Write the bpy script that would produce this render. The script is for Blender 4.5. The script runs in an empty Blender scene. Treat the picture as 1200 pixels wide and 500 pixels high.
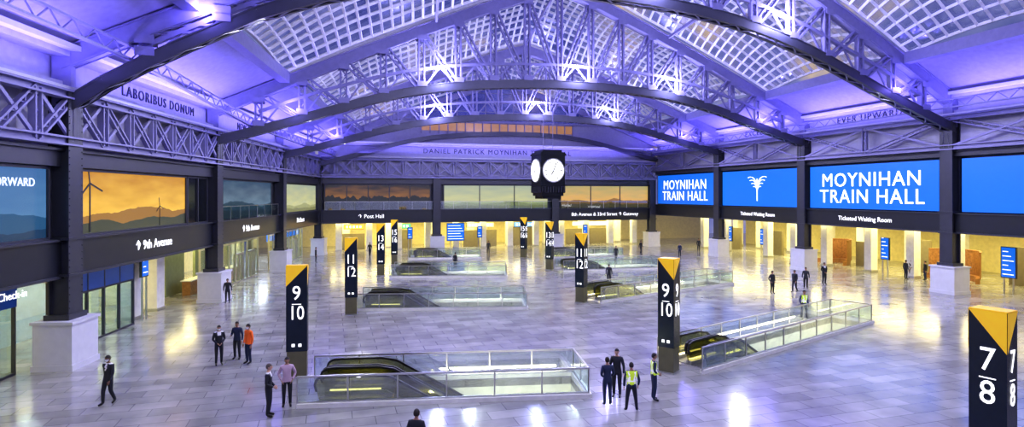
import bpy, bmesh, math, random
from mathutils import Vector, Matrix
random.seed(7)
SC=bpy.context.scene
SC.view_settings.view_transform='Standard'
try: SC.view_settings.look='Medium High Contrast'
except Exception: pass
V=Vector
UP=V((0,0,1))
COL=SC.collection
# ------------------------------------------------------------------ materials
MC={}
def M(name,col,rough=.5,metal=0,emis=None,es=0,var=.08,scale=3.0):
    if name in MC: return MC[name]
    m=bpy.data.materials.new(name); m.use_nodes=True
    nt=m.node_tree; b=nt.nodes['Principled BSDF']
    tc=nt.nodes.new('ShaderNodeTexCoord'); n=nt.nodes.new('ShaderNodeTexNoise'); n.inputs['Scale'].default_value=scale
    n.inputs['Detail'].default_value=4
    r=nt.nodes.new('ShaderNodeValToRGB')
    r.color_ramp.elements[0].position=.3; r.color_ramp.elements[1].position=.7
    r.color_ramp.elements[0].color=(*[c*(1-var) for c in col],1)
    r.color_ramp.elements[1].color=(*[min(1,c*(1+var)) for c in col],1)
    nt.links.new(tc.outputs['Object'],n.inputs['Vector']); nt.links.new(n.outputs['Fac'],r.inputs['Fac'])
    nt.links.new(r.outputs['Color'],b.inputs['Base Color'])
    b.inputs['Roughness'].default_value=rough; b.inputs['Metallic'].default_value=metal
    if emis: b.inputs['Emission Color'].default_value=(*emis,1); b.inputs['Emission Strength'].default_value=es
    MC[name]=m; return m
def glass(name,tint,refl=.12,gc=(1,1,1),rough=.03):
    m=bpy.data.materials.new(name); m.use_nodes=True; nt=m.node_tree
    nt.nodes.remove(nt.nodes['Principled BSDF']); o=nt.nodes['Material Output']
    t=nt.nodes.new('ShaderNodeBsdfTransparent'); t.inputs[0].default_value=(*tint,1)
    g=nt.nodes.new('ShaderNodeBsdfGlossy'); g.inputs['Roughness'].default_value=rough; g.inputs['Color'].default_value=(*gc,1)
    mx=nt.nodes.new('ShaderNodeMixShader'); mx.inputs[0].default_value=refl
    nt.links.new(t.outputs[0],mx.inputs[1]); nt.links.new(g.outputs[0],mx.inputs[2]); nt.links.new(mx.outputs[0],o.inputs[0])
    return m
def display(name,sky_top,sky_bot,far,near,strength=1,h=.35,sc=2.2,seed=0):
    m=bpy.data.materials.new(name); m.use_nodes=True; nt=m.node_tree; L=nt.links
    b=nt.nodes['Principled BSDF']; N=nt.nodes.new
    tc=N('ShaderNodeTexCoord'); sp=N('ShaderNodeSeparateXYZ'); L.new(tc.outputs['Generated'],sp.inputs[0])
    g=N('ShaderNodeMixRGB'); g.inputs[1].default_value=(*sky_bot,1); g.inputs[2].default_value=(*sky_top,1)
    cn=N('ShaderNodeTexNoise'); cn.inputs['Scale'].default_value=5; L.new(tc.outputs['Generated'],cn.inputs['Vector'])
    ad=N('ShaderNodeMath'); ad.operation='MULTIPLY_ADD'; L.new(cn.outputs['Fac'],ad.inputs[0]); ad.inputs[1].default_value=.9; L.new(sp.outputs['Y'],ad.inputs[2])
    sb=N('ShaderNodeMath'); sb.operation='SUBTRACT'; sb.use_clamp=True; L.new(ad.outputs[0],sb.inputs[0]); sb.inputs[1].default_value=.45
    L.new(sb.outputs[0],g.inputs[0])
    cur=g.outputs[0]
    for k,(c,hh,s2) in enumerate(((far,h,sc),(near,h*.55,sc*1.7))):
        cb=N('ShaderNodeCombineXYZ'); L.new(sp.outputs['X'],cb.inputs[0]); cb.inputs[1].default_value=seed+k*7.3
        nz=N('ShaderNodeTexNoise'); nz.inputs['Scale'].default_value=s2; nz.inputs['Detail'].default_value=6; L.new(cb.outputs[0],nz.inputs['Vector'])
        mm=N('ShaderNodeMath'); mm.operation='MULTIPLY'; L.new(nz.outputs['Fac'],mm.inputs[0]); mm.inputs[1].default_value=hh*2
        lt=N('ShaderNodeMath'); lt.operation='LESS_THAN'; L.new(sp.outputs['Y'],lt.inputs[0]); L.new(mm.outputs[0],lt.inputs[1])
        mx=N('ShaderNodeMixRGB'); L.new(lt.outputs[0],mx.inputs[0]); L.new(cur,mx.inputs[1]); mx.inputs[2].default_value=(*c,1); cur=mx.outputs[0]
    b.inputs['Base Color'].default_value=(.02,.02,.02,1); b.inputs['Roughness'].default_value=.2
    L.new(cur,b.inputs['Emission Color']); b.inputs['Emission Strength'].default_value=strength
    return m
def floor_mat():
    m=bpy.data.materials.new('marble_tile_floor'); m.use_nodes=True; nt=m.node_tree; L=nt.links; N=nt.nodes.new
    b=nt.nodes['Principled BSDF']; tc=N('ShaderNodeTexCoord'); mp=N('ShaderNodeMapping'); mp.inputs['Rotation'].default_value=(0,0,math.radians(-17))
    L.new(tc.outputs['Object'],mp.inputs[0])
    br=N('ShaderNodeTexBrick'); br.inputs['Scale'].default_value=1; br.inputs['Brick Width'].default_value=1.5; br.inputs['Row Height'].default_value=.75
    br.inputs['Mortar Size'].default_value=.012; br.inputs['Color1'].default_value=(.36,.355,.34,1); br.inputs['Color2'].default_value=(.24,.235,.23,1); br.inputs['Mortar'].default_value=(.12,.12,.12,1)
    L.new(mp.outputs[0],br.inputs['Vector'])
    nz=N('ShaderNodeTexNoise'); nz.inputs['Scale'].default_value=.8; nz.inputs['Detail'].default_value=8; L.new(mp.outputs[0],nz.inputs['Vector'])
    mx=N('ShaderNodeMixRGB'); mx.blend_type='OVERLAY'; mx.inputs[0].default_value=.5; L.new(br.outputs['Color'],mx.inputs[1]); L.new(nz.outputs['Fac'],mx.inputs[2])
    L.new(mx.outputs[0],b.inputs['Base Color'])
    mr=N('ShaderNodeMapRange'); mr.inputs['To Min'].default_value=.06; mr.inputs['To Max'].default_value=.26; L.new(nz.outputs['Fac'],mr.inputs[0]); L.new(mr.outputs[0],b.inputs['Roughness'])
    b.inputs['IOR'].default_value=1.8
    return m
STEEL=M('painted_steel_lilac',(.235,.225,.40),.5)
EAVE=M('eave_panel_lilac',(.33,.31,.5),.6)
STEELD=M('painted_steel_dark',(.04,.042,.055),.4)
CHORD=M('chord_steel_dark',(.055,.057,.075),.4)
BLACKP=M('black_metal_panel',(.02,.022,.03),.35)
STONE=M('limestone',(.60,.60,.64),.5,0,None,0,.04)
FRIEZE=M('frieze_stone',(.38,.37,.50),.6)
WHITE=M('white_panel',(.75,.74,.70),.45)
CREAM=M('cream_plaster',(.78,.68,.36),.6)
STAIN=M('stainless_steel',(.55,.55,.53),.28,.9)
LETTER=M('white_lettering',(.9,.9,.9),.5,0,(1,1,1),1.1)
LETDARK=M('incised_lettering',(.03,.03,.05),.6)
GOLD=M('gold_enamel',(.85,.52,.02),.4,0,(1,.6,.03),.25)
NAVY=M('navy_enamel',(.008,.016,.032),.25)
BLUES=M('blue_led_screen',(.01,.08,.4),.3,0,(.006,.14,.66),.9)
GLASS=glass('clear_glass',(.88,.95,.93),.16)
SKYG=glass('skylight_glass',(.8,.82,.95),.18,(.7,.7,1),.15)
WOOD=M('oak_wood',(.30,.14,.05),.4,0,None,0,.3,6)
LAMP=M('lamp_panel',(1,1,1),.5,0,(1,.86,.5),5)
RUBBER=M('black_rubber',(.01,.01,.01),.4)
BRONZE=glass('smoked_bronze_glass',(.40,.40,.22),.24,(.65,.62,.32),.1)
# ------------------------------------------------------------------ mesh builder
class MB:
    def __init__(s,name): s.n=name; s.v=[]; s.f=[]; s.mi=[]; s.mats=[]; s.T=Matrix.Identity(4); s.sm=[]
    def idx(s,m):
        if m not in s.mats: s.mats.append(m)
        return s.mats.index(m)
    def add(s,vs,fs,m,smooth=False,T=None):
        o=len(s.v); T=s.T@T if T is not None else s.T
        s.v+=[T@V(p) for p in vs]
        for k,f in enumerate(fs):
            s.f.append([i+o for i in f]); s.mi.append(s.idx(m[k] if isinstance(m,list) else m)); s.sm.append(smooth)
    def poly(s,pts,m): s.add(pts,[list(range(len(pts)))],m)
    def hexa(s,p,m): s.add(p,[[0,1,2,3],[7,6,5,4],[0,4,5,1],[1,5,6,2],[2,6,7,3],[3,7,4,0]],m)
    def box(s,x0,x1,y0,y1,z0,z1,m): s.hexa([(x0,y0,z0),(x1,y0,z0),(x1,y1,z0),(x0,y1,z0),(x0,y0,z1),(x1,y0,z1),(x1,y1,z1),(x0,y1,z1)],m)
    def beam(s,p,q,w,h,m,up=UP):
        p=V(p);q=V(q);d=(q-p).normalized(); a=d.cross(up)
        if a.length<1e-3: a=d.cross(V((1,0,0)))
        a.normalize(); b=a.cross(d); a=a*(w/2); b=b*(h/2)
        s.hexa([p-a-b,p+a-b,p+a+b,p-a+b,q-a-b,q+a-b,q+a+b,q-a+b],m)
    def cyl(s,p,q,r,m,n=12,r2=None):
        p=V(p);q=V(q);d=(q-p).normalized();a=d.orthogonal().normalized();b=d.cross(a);r2=r if r2 is None else r2
        vs=[];fs=[]
        for k in range(n):
            c=math.cos(2*math.pi*k/n);sn=math.sin(2*math.pi*k/n); vs.append(p+(a*c+b*sn)*r); vs.append(q+(a*c+b*sn)*r2)
        for k in range(n):
            j=(k+1)%n; fs.append([2*k,2*j,2*j+1,2*k+1])
        fs.append([2*k for k in range(n)][::-1]); fs.append([2*k+1 for k in range(n)])
        s.add(vs,fs,m)
    def done(s,parent=None,recalc=True):
        me=bpy.data.meshes.new(s.n); me.from_pydata(s.v,[],s.f); 
        for m in s.mats: me.materials.append(m)
        me.polygons.foreach_set('material_index',s.mi); me.polygons.foreach_set('use_smooth',s.sm)
        if recalc:
            b=bmesh.new(); b.from_mesh(me); bmesh.ops.recalc_face_normals(b,faces=b.faces); b.to_mesh(me); b.free()
        me.update(); o=bpy.data.objects.new(s.n,me); COL.objects.link(o)
        if parent: o.parent=parent
        return o
def laced(mb,p,q,w,N,m,rw=.09,rd=.24,step=.55,lw=.05):
    p=V(p);q=V(q);d=(q-p);Ln=d.length;d.normalize();sd=d.cross(N).normalized()*(w/2)
    mb.beam(p+sd,q+sd,rd,rw,m,up=sd); mb.beam(p-sd,q-sd,rd,rw,m,up=sd)
    n=max(1,int(Ln/step)); k=1
    for i in range(n):
        a=p+d*(Ln*i/n)+sd*k; b=p+d*(Ln*(i+1)/n)-sd*k; mb.beam(a,b,lw,lw,m,up=N); k=-k
def text(body,size,loc,xd,mat,parent,ex=.015,name='lettering',sx=1.0,yd=UP,space=1.0):
    c=bpy.data.curves.new(name,'FONT'); c.body=body; c.size=size; c.align_x='CENTER'; c.align_y='CENTER'; c.extrude=ex; c.space_character=space; c.space_line=.85; c.resolution_u=3
    t=bpy.data.objects.new('tmp',c); COL.objects.link(t)
    bpy.context.view_layer.update()
    me=bpy.data.meshes.new_from_object(t.evaluated_get(bpy.context.evaluated_depsgraph_get())); me.materials.clear(); me.materials.append(mat)
    bpy.data.objects.remove(t)
    xd=V(xd).normalized(); yd=V(yd); zd=xd.cross(yd)
    R=Matrix((xd*sx,yd,zd)).transposed().to_4x4(); R.translation=V(loc)
    o=bpy.data.objects.new(name,me); COL.objects.link(o)
    if parent is not None: o.parent=parent; o.matrix_parent_inverse=parent.matrix_world.inverted()
    o.matrix_world=R
    return o
class Wall:
    def __init__(s,A,B):
        s.A=V((*A,0)); d=V((*B,0))-s.A; s.L=d.length; s.d=d.normalized(); s.n=V((-s.d.y,s.d.x,0))
    def pt(s,u,r,z): return s.A+s.d*u+s.n*r+UP*z
    def box(s,mb,u0,u1,r0,r1,z0,z1,m):
        P=s.pt; mb.hexa([P(u0,r0,z0),P(u1,r0,z0),P(u1,r1,z0),P(u0,r1,z0),P(u0,r0,z1),P(u1,r0,z1),P(u1,r1,z1),P(u0,r1,z1)],m)
    def panel(s,name,u0,u1,r,z0,z1,m,parent=None):
        me=bpy.data.meshes.new(name); w=u1-u0;h=z1-z0
        me.from_pydata([(0,0,0),(w,0,0),(w,h,0),(0,h,0),(0,0,-.06),(w,0,-.06),(w,h,-.06),(0,h,-.06)],[],[[0,1,2,3],[7,6,5,4],[0,4,5,1],[1,5,6,2],[2,6,7,3],[3,7,4,0]])
        me.materials.append(m); o=bpy.data.objects.new(name,me); COL.objects.link(o)
        R=Matrix((s.d,UP,s.d.cross(UP))).transposed().to_4x4(); R.translation=s.pt(u0,r,z0); o.matrix_world=R
        if parent is not None: o.parent=parent
        return o
# hall plan: truss end points on each side wall
TL=[(-16.4,-12),(-18.4,10.3),(-19.95,26.6),(-21.46,42.9),(-22.96,59.1),(-24.47,75.4)]
TR=[(44.4,12),(38.6,31.2),(34.0,46.3),(29.7,60.6),(25.65,73.9),(21.2,88.7)]
WLf=Wall(TL[2],TL[5]); WB=Wall(TL[5],TR[5]); WR=Wall(TR[5],TR[2])
uL=[(V((*p,0))-WLf.A).dot(WLf.d) for p in TL]
uR=[(V((*p,0))-WR.A).dot(WR.d) for p in TR]
uB=[0,15.0,31.7,WB.L]
def area(loc,d,sx,sy,p,c,name='luminaire',spread=None):
    l=bpy.data.lights.new(name,'AREA'); l.shape='RECTANGLE'; l.size=sx; l.size_y=sy; l.energy=p; l.color=c
    if spread: l.spread=math.radians(spread)
    o=bpy.data.objects.new(name,l); COL.objects.link(o); o.location=loc; o.rotation_euler=V(d).to_track_quat('-Z','Y').to_euler(); return o
def area_al(loc,d,along,sx,sy,p,c,name='luminaire'):
    o=area(loc,d,sx,sy,p,c,name); z=-V(d).normalized(); x=V(along).normalized(); y=z.cross(x).normalized(); x=y.cross(z)
    R=Matrix((x,y,z)).transposed().to_4x4(); R.translation=V(loc); o.matrix_world=R; return o
PURP=(.23,.18,1.0)
# ------------------------------------------------------------------ columns
def column(w,u,zb,ztop):
    mb=MB('steel_column')
    P=w.pt
    w.box(mb,u-1.0,u+1.0,-.95,.75,0,.25,STONE); w.box(mb,u-.95,u+.95,-.9,.7,.25,2.0,STONE); w.box(mb,u-1.02,u+1.02,-.97,.77,2.0,2.12,STONE)
    w.box(mb,u-.5,u+.5,-.5,-.42,2.12,ztop,STEELD); w.box(mb,u-.5,u+.5,.30,.38,2.12,ztop,STEELD)
    w.box(mb,u-.32,u-.24,-.42,.3,2.12,ztop,STEELD); w.box(mb,u+.24,u+.32,-.42,.3,2.12,ztop,STEELD)
    w.box(mb,u-.65,u+.65,-.6,.45,2.12,2.35,STEELD)
    for z in (zb,zb+1.6): w.box(mb,u-.58,u+.58,-.56,.42,z,z+.12,STEELD)
    z=2.6
    while z<ztop-.3:
        for a in (-.43,.43): w.box(mb,u+a-.025,u+a+.025,-.53,-.49,z,z+.05,STEELD)
        z+=.3
    mb.done()
for u in uL[1:]: column(WLf,u,4,12.2)
for u in uR[1:5]: column(WR,u,4.6,13.4)
for u in (15.0,31.7,WB.L-.6): column(WB,u,4,9.8)
# ------------------------------------------------------------------ girders
def girder(w,us,z0,z1,r,name='lattice_girder'):
    mb=MB(name); N=w.n
    for a,b in zip(us[:-1],us[1:]):
        for z in (z0,z1):
            for dz in (-.16,.16): mb.beam(w.pt(a,r,z+dz),w.pt(b,r,z+dz),.5,.08,STEEL)
            mb.beam(w.pt(a,r,z),w.pt(b,r,z),.07,.3,STEEL)
        n=max(2,round((b-a)/2.3)); s=(b-a)/n
        for i in range(n+1):
            laced(mb,w.pt(a+i*s,r,z0),w.pt(a+i*s,r,z1),.36,N,STEEL,.09,.3,.32)
            if i<n:
                k=(i<n/2)
                p,q=(a+i*s,a+(i+1)*s)
                laced(mb,w.pt(p,r,z1 if k else z0),w.pt(q,r,z0 if k else z1),.28,N,STEEL,.09,.22,.3)
                mb.beam(w.pt(p,r,z0 if k else z1),w.pt(q,r,z1 if k else z0),.12,.16,STEEL)
    return mb.done()
girder(WLf,uL,9.95,12.0,-.35)
girder(WR,uR,11.25,13.5,-.35)
girder(WB,[0,15,31.7,WB.L],9.95,12.2,-.4)
# ------------------------------------------------------------------ roof trusses
APX=[29,28.5,27.8,26.0,24.2,23.2]; PK=[20.5,20.2,19.7,17.1,16.2,15.9]
def lerp(a,b,t): return a+(b-a)*t
def gprof(t):
    t=min(t,1-t); P=[(0,0),(.05,.15),(.1,.31),(.2,.64),(.25,.77),(.3,.87),(.35,.93),(.4,.97),(.45,.99),(.5,1)]
    for (a,x),(b,y) in zip(P[:-1],P[1:]):
        if t<=b: return lerp(x,y,(t-a)/(b-a))
    return 1
def plan(s,t):
    i=min(int(s),4); f=s-i
    l=V((*TL[i],0)).lerp(V((*TL[i+1],0)),f); r=V((*TR[i],0)).lerp(V((*TR[i+1],0)),f)
    return l.lerp(r,t)
def zeave(t): return 14.1+1.3*t
def zbot(i,t):
    b=lerp(11.4,12.7,t); return b+(PK[i]-12.05)*gprof(t**(.82 if i<=2 else 1))
def ztop(s,t):
    i=min(int(s),4); a=lerp(APX[i],APX[i+1],s-i)
    return zeave(t)+(a-14.75)*(1-abs(2*t-1)**1.12)
def truss(i):
    mb=MB('roof_truss'); a=V((*TL[i],0)); b=V((*TR[i],0)); N=(b-a).cross(UP).normalized()
    n=36
    B=[plan(i,k/n)+UP*zbot(i,k/n) for k in range(n+1)]; Tt=[plan(i,k/n)+UP*(ztop(i,k/n)-.5) for k in range(n+1)]
    for k in range(n):
        for o in (-.36,.36): 
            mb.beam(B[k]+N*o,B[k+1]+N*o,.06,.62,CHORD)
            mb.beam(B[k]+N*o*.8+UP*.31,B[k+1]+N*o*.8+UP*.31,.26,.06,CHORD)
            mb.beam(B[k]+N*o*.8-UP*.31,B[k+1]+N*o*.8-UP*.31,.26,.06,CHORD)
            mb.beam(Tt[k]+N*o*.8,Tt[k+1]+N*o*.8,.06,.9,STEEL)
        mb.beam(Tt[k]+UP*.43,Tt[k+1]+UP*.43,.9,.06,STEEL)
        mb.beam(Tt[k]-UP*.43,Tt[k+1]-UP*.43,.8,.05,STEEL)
        m=(B[k]+B[k+1])/2
        for z,mt in ((-.32,STEEL),):
            mb.beam(B[k]+N*.3+UP*z,m-N*.3+UP*z,.10,.04,mt); mb.beam(m-N*.3+UP*z,B[k+1]+N*.3+UP*z,.10,.04,mt)
    ks=[2*j for j in range(1,n//2)]
    for k in ks: laced(mb,B[k],Tt[k],.42,N,STEEL,.12,.34,.6,.07)
    ks2=[0]+ks+[n]
    for c,(p,q) in enumerate(zip(ks2[:-1],ks2[1:])):
        left=q<=n//2
        A,D=(Tt[p],B[q]) if left else (B[p],Tt[q])
        if p==0 or q==n: continue
        laced(mb,A,D,.36,N,STEEL,.11,.28,.6,.07)
    Q=[B[k]+(Tt[k]-B[k])*min(.5,1.7/max(.1,(Tt[k]-B[k]).length)) for k in range(n+1)]
    for k in range(2,n-2): mb.beam(Q[k],Q[k+1],.3,.22,STEEL)
    for k in range(2,n-2,2):
        mb.beam(B[k],Q[k+1],.1,.12,STEEL); mb.beam(Q[k+1],B[k+2],.1,.12,STEEL)
    for k in range(2,n-1,2):
        for o in (-.4,.4):
            c=B[k]+N*o+UP*.5; mb.beam(c-(b-a).normalized()*.4,c+(b-a).normalized()*.4,.04,.4,STEEL)
            c=Tt[k]+N*o-UP*.55; mb.beam(c-(b-a).normalized()*.4,c+(b-a).normalized()*.4,.04,.4,STEEL)
    for p,z0 in ((a,11.5),(b,12.8)):
        q=p+UP*z0; mb.beam(q,p+UP*(zeave(0 if z0<12 else 1)+.2),.7,.7,STEEL,up=N)
    mb.done()
for i in (1,2,3,4): truss(i)
mb=MB('roof_purlins')
for i in (1,2,3,4):
    for t in (.09,.3,.5,.7,.91):
        p=plan(i,t)+UP*(ztop(i,t)-.2); q=plan(i+1,t)+UP*(ztop(i+1,t)-.2)
        if t in (.09,.91): mb.beam(p,q,.7,.8,STEEL)
        else: mb.beam(p,q,.2,.26,STEEL)
for i in (1,2,3,4):
    for t in (.045,.955):
        p=plan(i,t)+UP*(zbot(i,t)+.8); q=plan(i+1,t)+UP*(zbot(min(i+1,5),t)+.8)
        N=(plan(i,1)-plan(i,0)).normalized()
        laced(mb,p,q,.6,N,STEEL,.09,.2,.7)
mb.done()
# skylight vaults
BARW=M('skylight_mullion',(.92,.92,.92),.4)
def vault(i):
    nt_,ns=56,15; t0,t1=.09,.91; s0=.03; vs=[];fs=[]
    for a in range(ns+1):
        f=lerp(s0,1-s0,a/ns)
        for b in range(nt_+1):
            t=lerp(t0,t1,b/nt_); e=min(1,(t-t0)/.12,(t1-t)/.12); e=math.sin(max(0,e)*math.pi/2)
            z=ztop(i+f,t)+.1+2.3*(1-(2*f-1)**2)*(.35+.65*e)
            vs.append(plan(i+f,t)+UP*z)
    for a in range(ns):
        for b in range(nt_):
            k=a*(nt_+1)+b; fs.append([k,k+1,k+nt_+2,k+nt_+1])
    me=bpy.data.meshes.new('skylight_vault'); me.from_pydata(vs,[],fs); me.materials.append(BARW)
    par=bpy.data.objects.new('skylight_vault',None); COL.objects.link(par)
    o=bpy.data.objects.new('mullion_grid',me); COL.objects.link(o); o.parent=par
    w=o.modifiers.new('w','WIREFRAME'); w.thickness=.32; w.use_even_offset=False; w.use_boundary=True
    me2=bpy.data.meshes.new('glazing'); me2.from_pydata([v+UP*.17 for v in vs],[],fs); me2.materials.append(SKYG)
    g=bpy.data.objects.new('glazing',me2); COL.objects.link(g); g.parent=par
for i in range(0,5): vault(i)
mb=MB('ceiling')
for i in range(0,5):
    for (ta,tb) in ((0,.045),(.045,.09),(.91,.955),(.955,1)):
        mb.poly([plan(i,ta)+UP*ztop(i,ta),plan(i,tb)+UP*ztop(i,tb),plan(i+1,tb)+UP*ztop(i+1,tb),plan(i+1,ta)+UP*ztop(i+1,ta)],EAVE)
mb.done()
# ------------------------------------------------------------------ walls
def side_wall(name,w,us,ue0,ue1,zf0,zf1,zw1,zb1,zc1,zc2,depth,skip=()):
    mb=MB(name)
    w.box(mb,ue0,ue1,-.1,.45,zf0,zf1,BLACKP); w.box(mb,ue0,ue1,-.2,.5,zf1,zf1+.1,STEELD); w.box(mb,ue0,ue1,-.2,.5,zf0-.08,zf0+.04,STEELD)
    w.box(mb,ue0,ue1,.45,depth,zf0,zf0+.25,WHITE)
    w.box(mb,ue0,ue1,.45,.6,zf1,zw1,BLACKP)
    w.box(mb,ue0,ue1,-.1,.45,zw1,zb1,STEELD); w.box(mb,ue0,ue1,-.25,.5,zb1-.08,zb1+.04,STEELD)
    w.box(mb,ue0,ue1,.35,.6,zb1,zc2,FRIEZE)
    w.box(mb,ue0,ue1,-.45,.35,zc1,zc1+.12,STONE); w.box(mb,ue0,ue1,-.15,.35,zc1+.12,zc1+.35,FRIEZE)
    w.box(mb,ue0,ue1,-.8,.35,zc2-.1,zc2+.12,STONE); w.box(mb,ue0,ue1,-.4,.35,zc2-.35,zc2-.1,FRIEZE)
    return mb
mb=side_wall('wall_left',WLf,uL,uL[0],uL[5],4.0,5.55,8.85,9.6,12.25,14.05,9)
WLf.box(mb,uL[0],uL[5],9,9.2,0,4.2,CREAM)
wl=mb.done()
mb=side_wall('wall_right',WR,uR,0,uR[0],4.7,6.1,10.55,11.0,13.75,15.35,16)
WR.box(mb,0,uR[0],16,16.2,0,5,CREAM)
wr=mb.done()
mb=side_wall('wall_back',WB,uB,0,WB.L,4.0,5.55,9.0,9.65,12.4,14.3,13)
WB.box(mb,-10,WB.L+18,13,13.2,0,4.3,CREAM)
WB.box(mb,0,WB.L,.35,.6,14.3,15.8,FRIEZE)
WARMW=M('warm_window',(.2,.1,.04),.3,0,(1,.5,.2),.28,.3,1)
WB.box(mb,13,WB.L-13,.3,.5,16.2,17.3,WARMW)
for k in range(19): 
    u=13+k*(WB.L-26)/18; WB.box(mb,u-.06,u+.06,.15,.35,15.8,17.4,STEEL)
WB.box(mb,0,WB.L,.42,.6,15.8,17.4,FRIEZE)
WB.box(mb,0,WB.L,.1,.6,17.4,17.7,STEEL)
DUSK=glass('gable_glass',(.5,.5,.9),.3,(.5,.5,.9),.1)
for k in range(24):
    ta,tb=k/24,(k+1)/24
    za,zb=ztop(5,ta),ztop(5,tb)
    if max(za,zb)<17.7: continue
    mb.poly([WB.pt(ta*WB.L,.4,min(17.6,za)),WB.pt(tb*WB.L,.4,min(17.6,zb)),WB.pt(tb*WB.L,.4,zb+.2),WB.pt(ta*WB.L,.4,za+.2)],DUSK)
    mb.beam(WB.pt(ta*WB.L,.3,17.6),WB.pt(ta*WB.L,.3,max(za,17.7)),.15,.2,STEEL)
for z in (18.9,20.2,21.5):
    mb.beam(WB.pt(WB.L*(.5-.5*(23.2-z)/9),.3,z),WB.pt(WB.L*(.5+.5*(23.2-z)/9),.3,z),.12,.12,STEEL)
wb=mb.done()
WE=Wall(TR[0],TL[0]); mb=MB('wall_rear'); WE.box(mb,0,WE.L,0,.3,0,15,STONE); 
mb.poly([WE.pt(0,.1,15),WE.pt(WE.L,.1,14),WE.pt(WE.L/2,.1,29)],FRIEZE); mb.done()
mb=MB('gable_arch'); n=40
for k in range(n):
    p=plan(5,k/n)+UP*zbot(5,k/n)-WB.n*.6; q=plan(5,(k+1)/n)+UP*zbot(5,(k+1)/n)-WB.n*.6
    mb.beam(p,q,.6,.55,CHORD)
    p=plan(5,k/n)+UP*(ztop(5,k/n)-.4)-WB.n*.5; q=plan(5,(k+1)/n)+UP*(ztop(5,(k+1)/n)-.4)-WB.n*.5
    mb.beam(p,q,.6,.7,STEEL)
mb.done()
def ftext(w,body,u,z,size,par,r=.33,space=1.25,mat=LETDARK): text(body,size,w.pt(u,r,z),w.d,mat,par,.03,'frieze_lettering',1.0,UP,space)
ftext(WLf,'LABORIBUS DONUM',9.6,13.15,.8,wl); ftext(WLf,'NEW YORK',24.5,13.15,.8,wl)
ftext(WB,'DANIEL PATRICK MOYNIHAN TRAIN HALL',WB.L/2,13.4,.9,wb)
ftext(WR,'EVER UPWARD',36.5,14.6,.85,wr); ftext(WR,'EXCELSIOR',22.4,14.6,.85,wr)
# ------------------------------------------------------------------ upper displays
def frame(w,u0,u1,z0,z1,r,name,n,mat=STEELD,handrail=True):
    mb=MB(name)
    for k in range(n+1):
        u=lerp(u0,u1,k/n); w.box(mb,u-.06,u+.06,r-.1,r+.05,z0,z1,mat)
    w.box(mb,u0,u1,r-.1,r+.05,z1-.12,z1,mat); w.box(mb,u0,u1,r-.1,r+.05,z0,z0+.1,mat)
    return mb.done()
D_SUN=display('sunset_landscape_screen',(.55,.26,.02),(1.0,.62,.10),(.34,.17,.04),(.05,.06,.045),.95,.34,2.2,1)
D_MIST=display('misty_lake_screen',(.04,.09,.16),(.20,.30,.38),(.02,.06,.09),(.01,.03,.05),.8,.4,2,3)
D_BLUE=display('blue_city_screen',(.06,.17,.38),(.10,.25,.45),(.02,.10,.22),(.01,.05,.12),.9,.3,3,5)
D_GREY=display('pale_glow_panel',(.42,.48,.36),(.72,.70,.32),(.42,.43,.2),(.28,.28,.12),.8,.25,4,8)  # flat glowing panel, stands in for the lit room at back centre
D_DARK=display('evening_skyline_screen',(.03,.03,.03),(.50,.22,.04),(.025,.03,.03),(.015,.02,.02),.8,.5,9,2)
D_FIELD=display('golden_field_screen',(.50,.42,.16),(.95,.50,.12),(.35,.18,.05),(.12,.09,.03),.8,.34,4,11)
pan=[(uL[1]+.8,uL[2]-.8,D_BLUE),(uL[2]+.9,12.4,D_SUN),(12.6,uL[3]-.7,M('dark_window',(.01,.012,.015),.1)),(uL[3]+.8,uL[4]-2.2,D_MIST),(uL[4]+.8,uL[5]-.5,D_GREY)]
for k,(a,b,m) in enumerate(pan):
    WLf.panel('display_screen',a,b,.2,5.7,8.75,m)
    frame(WLf,a,b,5.65,8.82,.2,'window_%d'%(k+1),2 if b-a<6 else 1)
for k,(a,b,m) in enumerate([(.8,14.2,D_DARK),(16,30.8,D_GREY),(32.7,WB.L-1,D_FIELD)]):
    WB.panel('display_screen',a,b,.2,5.7,8.9,m); frame(WB,a,b,5.65,8.95,.2,'window_%d'%(k+11),5 if k==0 else 3)
def railing(w,u0,u1,r,z):
    mb=MB('balcony_railing'); w.box(mb,u0,u1,r-.02,r+.02,z,z+1.0,GLASS); mb.beam(w.pt(u0,r,z+1.05),w.pt(u1,r,z+1.05),.06,.06,STAIN)
    n=int((u1-u0)/1.8)
    for k in range(n+1): u=lerp(u0,u1,k/n); mb.beam(w.pt(u,r,z),w.pt(u,r,z+1.05),.04,.04,STAIN)
    mb.done()
railing(WB,.8,WB.L-1,-.1,5.65); railing(WLf,uL[3]+1,uL[4]-1,-.12,5.65)
mb=MB('wind_turbine_graphic')
for uu,s in ((2.2,1.0),(9.0,.45)):
    c=WLf.pt(uu,.18,5.75+2.2*s+.2); mb.beam(WLf.pt(uu,.18,5.8),c,.02,.10*s,BLACKP,up=WLf.d)
    for a in (100,220,340): mb.beam(c,c+(WLf.d*math.cos(math.radians(a))+UP*math.sin(math.radians(a)))*1.1*s,.02,.08*s,BLACKP,up=UP)
mb.done(parent=wl)
text('FORWARD',.5,WLf.pt(-2.9,.12,8.1),WLf.d,M('pale_lettering',(.6,.65,.8),.5,0,(.7,.8,1),.7),wl)
text('NY',.55,WLf.pt(-4.9,.12,8.1),WLf.d,M('orange_lettering',(.9,.4,.05),.5,0,(1,.45,.08),1),wl)
for (a,b) in ((uR[5]+1.0,uR[4]-.7),(uR[4]+.7,uR[3]-.7),(uR[3]+.8,uR[2]-.9),(uR[2]+.9,uR[1]-.7),(uR[1]+.9,uR[0]-12)):
    WR.panel('led_display_board',a,b,-.05,6.3,10.35,BLUES)
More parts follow.
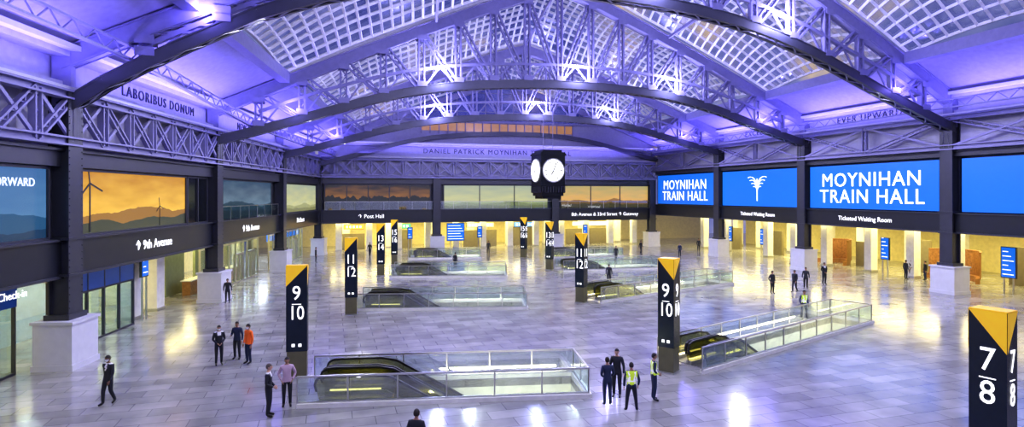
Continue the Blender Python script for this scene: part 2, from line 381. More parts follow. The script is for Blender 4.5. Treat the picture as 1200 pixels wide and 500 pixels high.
for k,(a,b,sz) in enumerate(((uR[5],uR[4],1.8),(uR[3],uR[2],1.8))):
    o=text('MOYNIHAN\nTRAIN HALL',sz,WR.pt((a+b)/2,-.08,8.15),WR.d,LETTER,wr,.02,'display_lettering',1.0,UP,1.1)
mb=MB('wheat_emblem'); c0=(uR[4]+uR[3])/2
mb.beam(WR.pt(c0,-.1,6.9),WR.pt(c0,-.1,9.4),.05,.09,LETTER,up=WR.d)
for k in range(4):
    for sg in (-1,1):
        prev=None
        for j in range(7):
            a=j/6*math.pi*.62; R=.45+.22*k
            p=WR.pt(c0+sg*R*(1-math.cos(a)),-.1,8.0+.25*k-.15*k+R*math.sin(a)*1.2)
            if prev: mb.beam(prev,p,.05,.09,LETTER,up=WR.n)
            prev=p
mb.done(parent=wr)
for w,u,z,b,s,p in ((WLf,7.8,4.8,'\u2191 9th Avenue',.72,wl),(WLf,24.0,4.8,'\u2191 9th Avenue',.72,wl),(WLf,40,4.8,'31st Street',.7,wl),
    (WB,6.5,4.8,'\u2191 Post Hall',.7,wb),
    (WB,39.5,4.8,'8th Avenue & 33rd Street \u2191 Gateway',.68,wb),
    (WR,22.4,5.4,'Ticketed Waiting Room',.58,wr),(WR,36.5,5.4,'Ticketed Waiting Room',.58,wr)):
    text(b,s,w.pt(u,-.12,z),w.d,LETTER,p,.01,'wayfinding_lettering')
# ------------------------------------------------------------------ ground floor frontages
def storefront(w,u0,u1,r,z1,name,step=1.5,mat=STAIN,door=None):
    mb=MB(name); w.box(mb,u0,u1,r,r+.02,.1,z1,GLASS); w.box(mb,u0,u1,r-.08,r+.08,0,.1,mat); w.box(mb,u0,u1,r-.08,r+.08,z1-.5,z1-.4,mat); w.box(mb,u0,u1,r-.08,r+.08,z1-.08,z1,mat)
    n=max(1,round((u1-u0)/step))
    for k in range(n+1): u=lerp(u0,u1,k/n); w.box(mb,u-.04,u+.04,r-.07,r+.07,0,z1,mat)
    if door:
        for du in door:
            w.box(mb,du-.95,du+.95,r-.1,r+.1,2.35,2.5,mat)
            for e in (-.95,0,.95): w.box(mb,du+e-.05,du+e+.05,r-.1,r+.1,0,2.5,mat)
            for e in (-.12,.12): mb.beam(w.pt(du+e,r-.16,.8),w.pt(du+e,r-.16,1.5),.04,.04,mat)
    return mb.done()
storefront(WLf,-7.5,-1.3,1.2,3.95,'glass_storefront',1.6,STEELD,[-3.2])
mbv=MB('glass_vestibule'); 
w=WLf; r=1.5; z1=3.6; mat=STEELD
w.box(mbv,1.3,8.6,r,r+.02,.1,z1,GLASS); w.box(mbv,1.3,8.6,r-.08,r+.08,0,.1,mat); w.box(mbv,1.3,8.6,r-.06,r+.06,z1-.9,z1,M('deep_blue_panel',(.01,.05,.2),.3,0,(.01,.06,.3),.3)); w.box(mbv,1.3,8.6,r-.08,r+.08,z1-1.0,z1-.9,mat)
for k in range(6): u=lerp(1.3,8.6,k/5); w.box(mbv,u-.05,u+.05,r-.07,r+.07,0,z1,mat)
for u in (1.3,8.6):
    WLf.box(mbv,u-.02,u+.02,1.6,5,0,3.6,GLASS); WLf.box(mbv,u-.05,u+.05,1.5,5,3.5,3.6,STAIN); WLf.box(mbv,u-.05,u+.05,4.9,5,0,3.6,STAIN)
WLf.box(mbv,1.3,8.6,1.5,5,3.6,3.7,BLACKP); WLf.box(mbv,1.3,8.6,5,5.05,.0,3.6,M('pale_blue_panel',(.45,.6,.7),.4)); mbv.done()
area_al(WLf.pt(5,3.2,3.5),(0,0,-1),WLf.d,6,1,150,(.8,.93,1),'vestibule_light')
storefront(WLf,18,31,1.6,3.9,'glass_storefront',1.45,STAIN,[20.2,26,29])
storefront(WLf,34.3,47.5,1.6,3.9,'glass_storefront',1.45,STAIN,[38,44])
BLH=M('blue_header_light',(.02,.1,.4),.4,0,(.05,.25,.9),.9)
mb=MB('illuminated_header'); WLf.box(mb,-7.4,-1.4,1.0,1.1,2.9,3.9,M('navy_header_panel',(.01,.03,.12),.3,0,(.01,.04,.18),.5)); WLf.box(mb,34.6,47,1.8,1.9,2.8,3.8,BLH); mb.done()
text('Check-in',.46,WLf.pt(-1.7,.95,3.4),WLf.d,LETTER,wl,.01,'sign_lettering')
def pier(w,u,r,s,h):
    mb=MB('interior_pier'); w.box(mb,u-s,u+s,r,r+2*s,0,h-.04,WHITE); w.box(mb,u-s-.05,u+s+.05,r-.05,r+2*s+.05,0,.2,STAIN); mb.done()
for u in (10.2,13.0): pier(WLf,u,2,.5,4)
for u in (11.6,14.6): pier(WLf,u,5.3,.4,4)
for u in range(2,47,4): pier(WB,u+.5,4.3,.4,4)
for u in range(3,47,6): pier(WB,u+.5,8.0,.5,4)
for u in (5,10,18,22.5,27,32.5,37,41,48,53,58): pier(WR,u,4.7,.4,4.7)
for u in (3,8,14,20,25,31,36,46,51,56): pier(WR,u,11.8,.5,4.7)
mb=MB('retail_partition')
for a,b in ((18,21),(23,25),(28,31)): WLf.box(mb,a,b,4,4.2,0,3.4,M('shop_wall_green',(.25,.3,.2),.5))
for a,b,z in ((3,6,2.2),(10,12.5,2.6),(20,25,2.4),(27.5,31,2.8),(36,44,2.4)): WB.box(mb,a,b,6.5,6.8,0,z,M('shop_wall_bronze',(.20,.17,.10),.5))
mb.done()
for k,(u,wd,c) in enumerate(((4.5,2.6,(.9,.3,.05)),(11.2,2.2,(.05,.4,.2)),(22.5,4,(.9,.75,.3)),(29.2,3,(.1,.3,.9)),(40,6,(.9,.8,.5)))):  # glowing signs added to brighten the back concourse
    mb=MB('added_glow_sign'); WB.box(mb,u-wd/2,u+wd/2,6.25,6.4,2.85,3.45,M('added_sign_face_%d'%k,c,.4,0,c,.9)); WB.box(mb,u-wd/2-.05,u+wd/2+.05,6.4,6.45,2.8,3.5,BLACKP)
    for j in range(int(wd/.5)): WB.box(mb,u-wd/2+.3+j*.45,u-wd/2+.5+j*.45,6.22,6.25,3.0,3.3,LETTER)
    mb.done()
mb=MB('waiting_room_partition')
for a,b,z,rr in ((6.5,9,3,8),(15,17,3,8),(28,30,2.6,8),(33.5,35.5,3.2,9),(42.5,45,3.2,9)): WR.box(mb,a,b,rr,rr+.3,0,z,M('shop_wall_bronze',(.20,.17,.10),.5))
mb.done()
mb=MB('shop_counter')
for a,b in ((18.8,21.8),(26.5,30.0)): WLf.box(mb,a,b,2.6,3.2,0,1.05,WOOD); WLf.box(mb,a-.1,b+.1,2.5,3.3,1.05,1.12,WHITE)
mb.done()
def screens(w,lst,name='departure_screen'):
    for u,r,z0,z1,wd in lst:
        mb=MB(name); w.box(mb,u-wd/2,u+wd/2,r,r+.15,z0,z1,BLACKP); w.box(mb,u-wd/2+.06,u+wd/2-.06,r-.02,r,z0+.06,z1-.06,BLUES)
        n=int((z1-z0)/.35)
        for k in range(n):
            z=z0+.25+k*.35; w.box(mb,u-wd/2+.15,u+wd/2-.15-(k%3)*.2,r-.03,r-.02,z,z+.06,LETTER)
        for e in (-.3,.3): w.box(mb,u+e*wd-.05,u+e*wd+.05,r+.02,r+.1,0,z0,STAIN)
        mb.done()
screens(WB,[(17.6,-.0,1.4,3.8,2.4),(21.5,2.5,1.6,3.2,.7),(37.5,2.5,1.6,3.2,.7),(11.8,2.5,1.6,3.2,.7)])
screens(WR,[(24.6,3.8,1.5,3.6,.9),(35.2,3.8,1.5,3.6,.9),(45.9,3.8,1.2,3.6,1.1),(17.0,5,1.4,3.4,.7),(10.9,5,1.4,3.4,.7)])
screens(WLf,[(10.0,1.5,2.6,3.8,.8)])
def wood_bench(u,r,L):
    mb=MB('curved_wooden_bench'); n=16
    for k in range(n):
        a0=lerp(-.5,.5,k/n);a1=lerp(-.5,.5,(k+1)/n)
        def P(a,d,z): return WR.pt(u+a*L,r+2.0*(1-4*a*a)+d,z)
        for (d0,d1,z0,z1) in ((0,.5,0,.42),(-.02,.55,.42,.48),(.5,.62,.4,2.6),(.42,.66,2.6,2.7)):
            mb.hexa([P(a0,d0,z0),P(a1,d0,z0),P(a1,d1,z0),P(a0,d1,z0),P(a0,d0,z1),P(a1,d0,z1),P(a1,d1,z1),P(a0,d1,z1)],WOOD)
        mb.hexa([P(a0,.47,.6),P(a0+.1/L,.47,.6),P(a0+.1/L,.5,.6),P(a0,.5,.6),P(a0,.47,2.5),P(a0+.1/L,.47,2.5),P(a0+.1/L,.5,2.5),P(a0,.5,2.5)],WOOD)
    mb.done()
wood_bench(39.5,6.2,4.5); wood_bench(50,6.2,6); wood_bench(26,6.5,3.5)
def undercroft(w,u0,u1,r0,r1,z,p,c):
    mb=MB('recessed_ceiling_light'); n=max(1,int((u1-u0)/2.2))
    for k in range(n):
        for rr in (lerp(r0,r1,.25),lerp(r0,r1,.75)):
            u=lerp(u0,u1,(k+.5)/n); w.box(mb,u-.5,u+.5,rr-.08,rr+.08,z-.03,z-.005,LAMP)
    mb.done()
    area_al(w.pt((u0+u1)/2,(r0+r1)/2,z-.06),(0,0,-1),w.d,(u1-u0)*.9,(r1-r0)*.5,p,c)
WARM=(1,.86,.34)
for i in (1,2,3,4):
    undercroft(WLf,uL[i]+.8,uL[i+1]-.8,1.9,8.5,4.0,720,WARM if i!=4 else (.8,.9,1))
for a,b in ((.8,14.5),(15.5,31),(32.3,47)): undercroft(WB,a,b,.8,12,4.0,1600,WARM)
for i in (4,3,2,1): undercroft(WR,uR[i+1]+.8,uR[i]-.8,.8,14,4.7,1450,WARM)
# ------------------------------------------------------------------ floor + wells
WELLS=[(-7.65,21.2,6,10.7,3.0),(-10.3,38.9,3,11.4,3.2),(-11.2,54.4,2,10.8,3.3),(-12.2,70.2,4,8.6,3.0),
       (8.15,25.3,37,16.6,2.6),(6.3,41.8,35,15.3,2.8),(5.1,58.6,14,11,3.0),(4.6,71,12,9.3,3.0)]
mb=MB('floor'); mb.box(-42,75,-14,118,-.3,0,floor_mat()); fl=mb.done()
cb=MB('cut')
for x,y,a,L,W in WELLS:
    cb.T=Matrix.Translation((x,y,0))@Matrix.Rotation(math.radians(a),4,'Z'); cb.box(2.6,L-.25,.3,W-.3,-1,.2,STONE)
co=cb.done(); bo=fl.modifiers.new('b','BOOLEAN'); bo.object=co; bo.operation='DIFFERENCE'; bo.solver='EXACT'
bpy.context.view_layer.update()
me=bpy.data.meshes.new_from_object(fl.evaluated_get(bpy.context.evaluated_depsgraph_get())); fl.modifiers.clear(); fl.data=me
bpy.data.objects.remove(co)
WELLW=M('well_lining',(.82,.81,.70),.5); STEPM=M('escalator_step',(.25,.25,.26),.4,.7)
def escalator(x,y,a,L,W):
    mb=MB('escalator_well'); T=Matrix.Translation((x,y,0))@Matrix.Rotation(math.radians(a),4,'Z'); mb.T=T
    x0,x1,y0,y1,zb=2.6,L-.25,.3,W-.3,-4.5
    mb.poly([(x0,y0,-.001),(x1,y0,-.001),(x1,y0,zb),(x0,y0,zb)],WELLW); mb.poly([(x0,y1,-.001),(x1,y1,-.001),(x1,y1,zb),(x0,y1,zb)],WELLW)
    mb.poly([(x1,y0,-.001),(x1,y1,-.001),(x1,y1,zb),(x1,y0,zb)],WELLW); mb.poly([(x0,y0,-.001),(x0,y1,-.001),(x0,y1,zb),(x0,y0,zb)],WELLW)
    mb.poly([(x0,y0,zb),(x1,y0,zb),(x1,y1,zb),(x0,y1,zb)],STONE)
    for b in ((0,L,0,.22),(0,L,W-.22,W),(L-.22,L,.22,W-.22)): mb.box(*b,0,.16,WHITE)
    for p,q in (((0,.11),(L-.11,.11)),((0,W-.11),(L-.11,W-.11)),((L-.11,.11),(L-.11,W-.11))):
        P=V((*p,0));Q=V((*q,0)); mb.beam(P+UP*.60,Q+UP*.60,.02,.86,GLASS); mb.beam(P+UP*1.1,Q+UP*1.1,.07,.06,STAIN); mb.beam(P+UP*.19,Q+UP*.19,.06,.06,STAIN)
        n=max(1,round((Q-P).length/1.7))
        for k in range(n+1):
            R=P.lerp(Q,k/n); mb.beam(R+UP*.1,R+UP*1.1,.05,.05,STAIN)
    mb.box(.7,2.9,y0+.05,y1-.05,0,.02,STEPM)
    sl=math.tan(math.radians(30)); xs=2.9; xe=min(L-.6,xs+4.3/sl)
    hw=.5
    for yc in (y0+.58,y1-.58):
        k=0; xx=xs
        while xx<xe:
            z=-(xx-xs)*sl; mb.box(xx,xx+.4,yc-hw+.06,yc+hw-.06,z-.25,z-.02,STEPM); mb.box(xx+.36,xx+.4,yc-hw+.08,yc+hw-.08,z-.02,z-.012,GOLD); xx+=.4
        for e in (-hw,hw):
            yy=yc+e
            top=[(.62,.45),(.55,.68),(.62,.88),(.8,.98),(1.1,1.0),(2.7,1.0),(3.3,.88)]
            top+=[(xe,.88-(xe-3.3)*sl)]
            bot=[(xe,-.2-(xe-xs)*sl),(xs+.1,-.1),(xs-.2,.02),(.75,.02)]
            pl=top+bot
            mb.poly([(p[0],yy,p[1]) for p in pl],BRONZE)
            for p,q in zip(top[:-1],top[1:]): mb.beam((p[0],yy,p[1]+.03),(q[0],yy,q[1]+.03),.09,.08,RUBBER)
            mb.beam((.7,yy,.08),(xs,yy,.08),.12,.16,STAIN); mb.beam((xs,yy,.06),(xe,yy,.06-(xe-xs)*sl),.12,.24,STAIN)
            if e==hw: mb.beam((.9,yy,.2),(xs-.1,yy,.2),.13,.03,LAMP)
    mb.box(4.2,L-.5,y0+.0,y0+.06,-.34,-.26,LAMP)  # glowing strip added under the rim to light the well
    mb.done()
    d=T.to_3x3()@V((0,1,-.35)); al=T.to_3x3()@V((1,0,0))
    area_al(T@V(((4.2+L)/2,y0+.1,-.3)),d,al,L-5,.1,90,(1,.96,.72),'well_fill_light')  # added fill lamp, brightens the far lining of the well
for w in WELLS: escalator(*w)
# ------------------------------------------------------------------ track pylons
def pylon(x,y,rot,w,dp,a,b,left=False,h=4.85,gd=.85):
    mb=MB('track_number_pylon'); T=Matrix.Translation((x,y,0))@Matrix.Rotation(math.radians(rot),4,'Z'); mb.T=T
    hw=w/2;hd=dp/2
    mb.box(-hw-.03,hw+.03,-hd-.03,hd+.03,0,.06,STAIN); mb.box(-hw+.02,hw-.02,-hd+.02,hd-.02,.06,1.1,M('pylon_base_bronze',(.18,.17,.10),.35,.5))
    zt=h
    mb.box(-hw,hw,-hd,hd,1.1,zt,NAVY)
    e=.012; s=-1 if left else 1
    for (p0,p1,o) in (((-hw,-hd),(hw,-hd),(0,-e)),((hw,hd),(-hw,hd),(0,e))):
        q=[(p0[0],p0[1]+o[1]),(p1[0],p1[1]+o[1])]; dn=q[1] if s>0 else q[0]
        mb.poly([(*q[0],zt),(*q[1],zt),(*dn,zt-gd)],GOLD)
    for sx in (-1,1):
        q=[(sx*(hw+e),-hd),(sx*(hw+e),hd)]
        mb.poly([(*q[0],zt),(*q[1],zt),(*q[0],zt-gd)],GOLD)
    mb.box(-hw,hw,-hd,hd,zt,zt+.03,GOLD)
    mb.box(-w*.22,w*.22,-hd-.015,-hd,3.05,3.075,LETTER)
    for k in (-.16,.16): mb.box(k*w-.06,k*w+.06,-hd-.015,-hd,1.3,1.42,LETTER)
    if dp>.4:
        mb.box(hw,hw+.015,-dp*.22,dp*.22,3.05,3.075,LETTER)
    o=mb.done()
    R=T.to_3x3(); xd=R@V((1,0,0)); yd=R@V((0,1,0))
    for k,(t,z) in enumerate(((a,3.5),(b,2.68))):
        text(t,.82,T@V((0,-hd-.012,z)),xd,LETTER,o,.006,'numeral_%d'%k,.78 if len(t)>1 else .9)
        if dp>.3: text(t,.8,T@V((hw+.012,0,z)),yd,LETTER,o,.006,'numeral_side_%d'%k,.66)
pylon(12.03,14.95,-60,.80,.56,'7','8',False,4.72,1.0)
pylon(-8.95,24.9,8,.84,.28,'9','10',True,4.65)
pylon(6.75,25.7,-38,.72,.65,'9','10')
pylon(-10.2,37.9,6,.76,.28,'11','12',True)
pylon(4.9,42.2,-35,.68,.6,'11','12')
pylon(-12.3,56,5,.72,.28,'13','14',True)
pylon(3.8,60.5,-30,.68,.55,'13','14')
pylon(-12.8,65,5,.7,.28,'15','16',True)
pylon(1.4,72,-30,.68,.55,'15','16')
# ------------------------------------------------------------------ clock
def clock():
    p=plan(3,.48); cz=9.3; T=Matrix.Translation((p.x,p.y,cz))@Matrix.Rotation(math.radians(20),4,'Z')
    mb=MB('hanging_clock'); mb.T=T; B=M('clock_case',(.012,.014,.018),.25,.3)
    mb.box(-1.1,1.1,-1.1,1.1,-1.55,1.9,B); mb.box(-1.17,1.17,-1.17,1.17,-.95,-.85,B); mb.box(-1.17,1.17,-1.17,1.17,1.65,1.8,B)
    mb.box(-.9,.9,-.9,.9,1.9,2.1,B); mb.box(-1.0,1.0,-1.0,1.0,-1.8,-1.55,B); mb.box(-.85,.85,-.85,.85,-2.05,-1.8,B)
    for k in range(9):
        for s in (-1,1):
            xx=-1+k*.25; mb.box(xx-.03,xx+.03,s*1.1,s*1.16,-1.5,-1.0,STEELD); mb.box(s*1.1,s*1.16,xx-.03,xx+.03,-1.5,-1.0,STEELD)
    FACE=M('clock_face',(.9,.9,.85),.4,0,(1,1,.95),.9)
    for a in range(4):
        R=Matrix.Rotation(a*math.pi/2,4,'Z'); mb.T=T@R
        mb.cyl((0,-1.1,.35),(0,-1.17,.35),1.02,STAIN,40); mb.cyl((0,-1.16,.35),(0,-1.20,.35),.93,FACE,40)
        for k in range(12):
            an=k*math.pi/6; r0=.68 if k%3 else .6; mb.beam((r0*math.sin(an),-1.21,.35+r0*math.cos(an)),(.84*math.sin(an),-1.21,.35+.84*math.cos(an)),.02,.05,B,up=V((math.cos(an),0,-math.sin(an))))
        for an,l,w_ in ((math.radians(-150),.42,.08),(math.radians(20),.68,.05)):
            mb.beam((0,-1.23,.35),(l*math.sin(an),-1.23,.35+l*math.cos(an)),.02,w_,B,up=V((math.cos(an),0,-math.sin(an))))
    mb.T=T
    zt=zbot(3,.48)-cz
    for s in (-.45,.45): mb.cyl((s,0,2.1),(s,0,zt-.3),.025,STEEL,8)
    mb.done()
clock()
# ------------------------------------------------------------------ people
def skin_mesh(verts,edges,root=0,sub=2):
    me=bpy.data.meshes.new('sk'); me.from_pydata([v[0] for v in verts],edges,[]); o=bpy.data.objects.new('sk',me); COL.objects.link(o)
    md=o.modifiers.new('s','SKIN'); md.use_smooth_shade=True
    for i,v in enumerate(verts):
        sv=me.skin_vertices[0].data[i]; sv.radius=v[1] if isinstance(v[1],tuple) else (v[1],v[1]); sv.use_root=(i==root)
    ss=o.modifiers.new('u','SUBSURF'); ss.levels=sub; ss.render_levels=sub
    bpy.context.view_layer.update()
    r=bpy.data.meshes.new_from_object(o.evaluated_get(bpy.context.evaluated_depsgraph_get())); bpy.data.objects.remove(o)
    vs=[v.co.copy() for v in r.vertices]; fs=[list(p.vertices) for p in r.polygons]; bpy.data.meshes.remove(r); return vs,fs
def hand_mesh():
    v=[((0,0,0),.026),((0,0,-.045),(.017,.036)),((0,-.002,-.085),(.015,.038))]; e=[(0,1),(1,2)]
    for yy,l in ((-.033,.070),(-.011,.080),(.011,.074),(.032,.056)):
        i=len(v); v+=[((0,yy,-.098),.0095),((.006,yy*1.1,-.098-l*.5),.009),((.018,yy*1.1,-.098-l),.0075)]; e+=[(2,i),(i,i+1),(i+1,i+2)]
    i=len(v); v+=[((.004,-.045,-.055),.011),((.010,-.062,-.088),.0095),((.014,-.064,-.112),.008)]; e+=[(1,i),(i,i+1),(i+1,i+2)]
    return skin_mesh(v,e,0,1)
HAND=hand_mesh()
def ico(sub,f):
    b=bmesh.new(); bmesh.ops.create_icosphere(b,subdivisions=sub,radius=1); vs=[f(v.co.copy()) for v in b.verts]; fs=[[v.index for v in x.verts] for x in b.faces]; b.free(); return vs,fs
def headf(c):
    x,y,z=c; k=1-.30*max(0,-z)**1.3
    yy=y*.097*(1-.12*max(0,-z)); 
    if y<0 and z<0: yy-=.012*(-z)
    nose=math.exp(-((x/.16)**2+((z+.12)/.20)**2)) if y<0 else 0
    return V((x*.077*k,yy-.022*nose,z*.118))
HEAD=ico(4,headf)
POSES={
 'stand':dict(),
 'front':dict(el=(-.24,.03,1.15),wl=(-.09,-.16,1.0),er=(.24,.03,1.15),wr=(.09,-.16,1.0)),
 'talk':dict(el=(-.25,0,1.14),wl=(-.18,-.24,1.15),kr=(.12,-.04,.5),ar=(.14,-.03,.09),tr=(.17,-.2,.035)),
 'walk':dict(hl=(-.09,-.01,.9),kl=(-.09,-.12,.51),al=(-.09,-.13,.09),tl=(-.1,-.31,.05),kr=(.09,.02,.5),ar=(.09,.20,.13),tr=(.1,.05,.035),el=(-.24,.09,1.15),wl=(-.25,.09,.90),er=(.24,-.02,1.15),wr=(.24,-.15,.92)),
 'pocket':dict(el=(-.29,.07,1.16),wl=(-.19,-.05,.96),er=(.29,.07,1.16),wr=(.19,-.05,.96)),
 'apart':dict(kl=(-.15,-.02,.5),al=(-.19,.02,.09),tl=(-.23,-.17,.035),kr=(.15,-.02,.5),ar=(.19,.02,.09),tr=(.23,-.17,.035),el=(-.27,.06,1.16),wl=(-.26,-.08,.93)),
}
SKIN={'l':M('skin_light',(.55,.33,.24),.5),'d':M('skin_dark',(.16,.08,.05),.5),'m':M('skin_medium',(.36,.20,.13),.5)}
def person(name,x,y,head,h,top,legs,pose='stand',skin='m',hair=(.02,.015,.012),vest=False,suit=False,mask=None,turn=0,cap=None):
    P=dict(hl=(-.095,0,.9),kl=(-.105,-.02,.5),al=(-.11,.03,.09),tl=(-.13,-.16,.035),hr=(.095,0,.9),kr=(.105,-.02,.5),ar=(.11,.03,.09),tr=(.13,-.16,.035),
           el=(-.25,.03,1.14),wl=(-.26,-.04,.89),er=(.25,.03,1.14),wr=(.26,-.04,.89)); P.update(POSES[pose])
    TP=M('cloth_top_%.2f_%.2f_%.2f'%top,top,.8); LG=M('cloth_legs_%.2f_%.2f_%.2f'%legs,legs,.85); SH=M('shoe_leather',(.015,.013,.012),.35); SK=SKIN[skin]; HR=M('hair_%.2f_%.2f_%.2f'%hair,hair,.7)
    WS=M('white_shirt',(.75,.75,.78),.7); VY=M('hi_vis_yellow',(.65,.85,.05),.6,0,(.6,.85,.05),.15); VS=M('reflective_strip',(.8,.8,.8),.3,0,(1,1,1),.25)
    jr=1.08 if suit else 1.0
    vt=[((0,0,.95),(.165*jr,.115)),((0,.005,1.10),(.145*jr,.105)),((0,.0,1.28),(.165*jr,.12)),((0,.01,1.42),(.13,.095)),((0,.01,1.50),.058),((0,-.005,1.60),.05)]
    e=[(0,1),(1,2),(2,3),(3,4),(4,5)]; lab=['T','T','T','T','K']
    def chain(start,pts,ls):
        pr=start
        for (p,r),l in zip(pts,ls): vt.append((p,r)); e.append((pr,len(vt)-1)); lab.append(l); pr=len(vt)-1
    chain(3,[((-.175,.01,1.425),.073),(P['el'],.052),(P['wl'],.038)],'TTT'); chain(3,[((.175,.01,1.425),.073),(P['er'],.052),(P['wr'],.038)],'TTT')
    chain(0,[(P['hl'],.105),(P['kl'],.072),(P['al'],.052),(P['tl'],(.042,.035))],'HLLS'); chain(0,[(P['hr'],.105),(P['kr'],.072),(P['ar'],.052),(P['tr'],(.042,.035))],'HLLS')
    vs,fs=skin_mesh(vt,e,0,2)
    segs=[(V(vt[a][0]),V(vt[b][0]),l) for (a,b),l in zip(e,lab)]
    mats=[]
    for f in fs:
        c=sum((vs[i] for i in f),V())/len(f); best=9;bl='T'
        for a,b,l in segs:
            d=b-a; t=max(0,min(1,(c-a).dot(d)/d.dot(d))); dd=(a+d*t-c).length
            if dd<best: best=dd;bl=l
        m={'T':TP,'K':SK,'L':LG,'S':SH,'H':TP}[bl]
        if bl in 'LH': m=TP if (c.z>(.80 if suit else .90)) else LG
        if bl=='L' and c.z<.075: m=SH
        if bl=='T' and c.z<.9 and abs(c.x)<.2 and not suit: m=LG
        if bl=='T' and suit and abs(c.x)<.05*(c.z-1.12)/.3 and c.y<-.03 and c.z<1.5: m=WS
        if vest and bl=='T' and abs(c.x)<.2 and .98<c.z<1.5:
            m=VY
            if 1.08<c.z<1.14 or (abs(abs(c.x)-.10)<.022): m=VS
        if c.z>1.475 and bl in 'TK': m=SK if c.z>1.50 else (WS if suit else TP)
        mats.append(m)
    zmin=min(v.z for v in vs)
    mb=MB(name); k=h/1.755
    mb.T=Matrix.Translation((x,y,-zmin*k))@Matrix.Rotation(math.radians(head),4,'Z')@Matrix.Scale(k,4)
    mb.add(vs,fs,mats,True)
    HT=Matrix.Translation((0,-.018,1.655))@Matrix.Rotation(math.radians(turn),4,'Z')
    hm=[]
    for f in HEAD[1]:
        c=sum((HEAD[0][i] for i in f),V())/len(f)
        m=SK
        if mask and c.z<-.02 and c.y<-.01 and c.z>-.11: m=mask
        elif c.z<-.058 and c.z>-.068 and abs(c.x)<.022 and c.y<-.05: m=M('lips',(.3,.1,.09),.5)
        hm.append(m)
    mb.add(HEAD[0],HEAD[1],hm,True,HT)
    for s in (-1,1):
        a,b=ico(2,lambda c:V((s*.029+c.x*.012,-.083+c.y*.010,.008+c.z*.007))); mb.add(a,b,M('eye',(.03,.02,.02),.2),True,HT)
        a,b=ico(2,lambda c:V((s*.029+c.x*.018,-.086+c.y*.008,.026+c.z*.003))); mb.add(a,b,HR,True,HT)
        a,b=ico(2,lambda c:V((s*.078+c.x*.009,.008+c.y*.018,-.005+c.z*.03))); mb.add(a,b,SK,True,HT)
    a,b=ico(4,lambda c:V((c.x*.084,c.y*.104+.006,c.z*.120+.008)))
    kk=[f for f in b if (lambda c: c.z>.045 if c.y<-.035 else c.z>-.045 if c.y>.02 else c.z>.012)(sum((a[i] for i in f),V())/3)]
    mb.add(a,kk,M('cap_%s'%cap[0],cap[1],.7) if cap else HR,True,HT)
    for key,s in (('wl',-1),('wr',1)):
        w=V(P[key]); el=V(P['el' if s<0 else 'er']); d=(w-el).normalized()
        q=V((0,0,-1)).rotation_difference(d); mb.add(HAND[0],HAND[1],SK,True,Matrix.Translation(w)@q.to_matrix().to_4x4()@Matrix.Scale(-s,4,(1,0,0)))
    return mb.done(recalc=False)
BK=(.02,.022,.03); CH=(.03,.032,.04); NV=(.02,.03,.07)
WM=M('white_face_mask',(.8,.82,.85),.7)
person('man_in_dark_suit',-14.67,21.7,-15,1.78,BK,BK,'walk','d',suit=True,mask=WM)
person('man_in_dark_suit',-13.1,26.7,35,1.76,BK,BK,'front','m',suit=True,mask=WM)
person('woman_with_lanyard',-12.75,27.7,0,1.72,NV,BK,'talk','m',hair=(.03,.02,.015))
person('man_in_orange_jacket',-11.87,26.9,-30,1.78,(.90,.16,.02),NV,'stand','m',mask=WM)
person('man_in_black_coat',-20.0,42.0,20,1.7,BK,BK,'stand','m')
person('man_in_dark_suit',-8.35,20.5,100,1.80,BK,BK,'front','l',hair=(.10,.08,.07),suit=True)
person('man_in_pink_shirt',-8.1,21.5,20,1.76,(.50,.36,.46),BK,'pocket','m')
person('man_in_black_coat',-2.6,16.25,170,1.76,BK,BK,'stand','m')
person('woman_in_dark_coat',3.45,21.6,-170,1.72,NV,NV,'front','m')
person('man_in_black_coat',3.95,22.5,-20,1.80,BK,BK,'stand','l')
person('worker_in_safety_vest',4.2,21.0,178,1.70,NV,BK,'apart','m',vest=True)
person('worker_in_safety_vest',5.25,22.1,90,1.74,NV,NV,'front','m',vest=True)
person('man_in_black_coat',20.0,45.9,20,1.75,BK,BK,'pocket','m')
person('man_in_black_coat',22.1,46.7,-60,1.72,CH,BK,'walk','m')
person('man_in_black_coat',23.8,48.4,-30,1.72,CH,BK,'stand','m')
person('man_in_dark_suit',26.5,50.7,10,1.85,BK,BK,'front','m',suit=True)
person('worker_in_safety_vest',17.9,36.6,10,1.75,NV,NV,'apart','m',vest=True)
person('man_in_black_coat',8.2,50.5,160,1.75,BK,BK,'stand','m')
person('man_in_black_coat',-5.8,61,150,1.7,BK,BK,'stand','m')
person('man_in_black_coat',35.6,54.0,100,1.7,CH,BK,'stand','m')
person('woman_in_dark_coat',36.5,54.6,-60,1.65,BK,BK,'front','l')
person('man_in_black_coat',36.8,53.2,-100,1.7,BK,NV,'stand','m')
person('man_in_black_coat',-22.0,67,100,1.72,BK,BK,'stand','m')
person('man_in_black_coat',12.0,68.9,0,1.72,CH,BK,'walk','m')
person('man_in_black_coat',16.5,76.5,40,1.74,BK,CH,'walk','m')
person('woman_in_dark_coat',20.5,73,-40,1.66,NV,BK,'stand','l')
person('man_in_black_coat',-3,76,0,1.74,BK,BK,'stand','m')
person('man_in_black_coat',30.2,64.5,60,1.74,BK,CH,'walk','m')
person('man_in_black_coat',25.0,80.0,-20,1.74,CH,BK,'stand','m')
person('man_in_black_coat',-17.5,73.5,30,1.74,BK,BK,'walk','m')
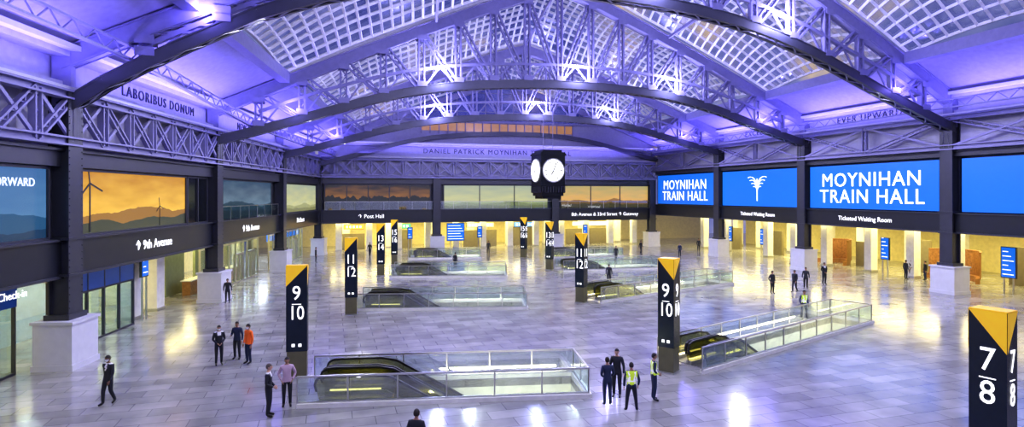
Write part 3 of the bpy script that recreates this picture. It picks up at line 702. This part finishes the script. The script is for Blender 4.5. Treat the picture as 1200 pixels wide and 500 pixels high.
# ------------------------------------------------------------------ lighting
for i in (1,2,3,4):
    a,b=uL[i],uL[i+1]; area_al(WLf.pt((a+b)/2,-1.3,12.6),(0,0,1),WLf.d,b-a-2,.5,950,PURP,'uplight')
    a,b=uR[i+1],uR[i]; area_al(WR.pt((a+b)/2,-1.3,14.0),(0,0,1),WR.d,b-a-2,.5,850,PURP,'uplight')
area_al(WB.pt(WB.L/2,-1.2,12.9),(0,0,1),WB.d,40,.5,1300,PURP,'uplight')
for i in (1,2,3,4):
    for t in (.10,.3056,.5278,.7,.90):
        p=plan(i,t)-WB.n*.75; z=zbot(i,t); mid=.2<t<.8
        l=bpy.data.lights.new('truss_uplight','POINT'); l.energy=2000 if mid else 350; l.color=(.46,.44,1.0) if mid else PURP; l.shadow_soft_size=.12
        o=bpy.data.objects.new('truss_uplight',l); COL.objects.link(o); o.location=p+UP*(z+1.0)
    for t in (.15,.38,.62,.85):
        p=plan(i,t); z=zbot(i,t)
        area(p+UP*(z-.5),(0,0,-1),.5,.5,760,(.95,.95,.98),'foreground_fill')
for X,Y in ((-8,8),(6,10),(20,16)): area((X,Y,17),(0,0,-1),1,1,420,(.62,.6,1.0),'foreground_fill')  # added lavender fill for the foreground floor, hung from no truss
w=bpy.data.worlds.new('dusk_sky'); SC.world=w; w.use_nodes=True; nt=w.node_tree; bg=nt.nodes['Background']
tc=nt.nodes.new('ShaderNodeTexCoord'); nz=nt.nodes.new('ShaderNodeTexNoise'); nz.inputs['Scale'].default_value=7; nz.inputs['Detail'].default_value=5
rp=nt.nodes.new('ShaderNodeValToRGB'); el=rp.color_ramp.elements; el[0].position=.38; el[0].color=(.06,.08,.30,1); el[1].position=.68; el[1].color=(.95,.70,.32,1)
e3=el.new(.54); e3.color=(.24,.26,.55,1)
nt.links.new(tc.outputs['Generated'],nz.inputs['Vector']); nt.links.new(nz.outputs['Fac'],rp.inputs['Fac']); nt.links.new(rp.outputs['Color'],bg.inputs['Color']); bg.inputs['Strength'].default_value=.8
# ------------------------------------------------------------------ camera
cam=bpy.data.cameras.new('camera'); cam.sensor_width=36; cam.lens=21; cam.shift_y=-22/1200; cam.clip_end=500
co=bpy.data.objects.new('camera',cam); COL.objects.link(co); co.location=(0,0,7.6); co.rotation_euler=(math.radians(90),0,0); SC.camera=co
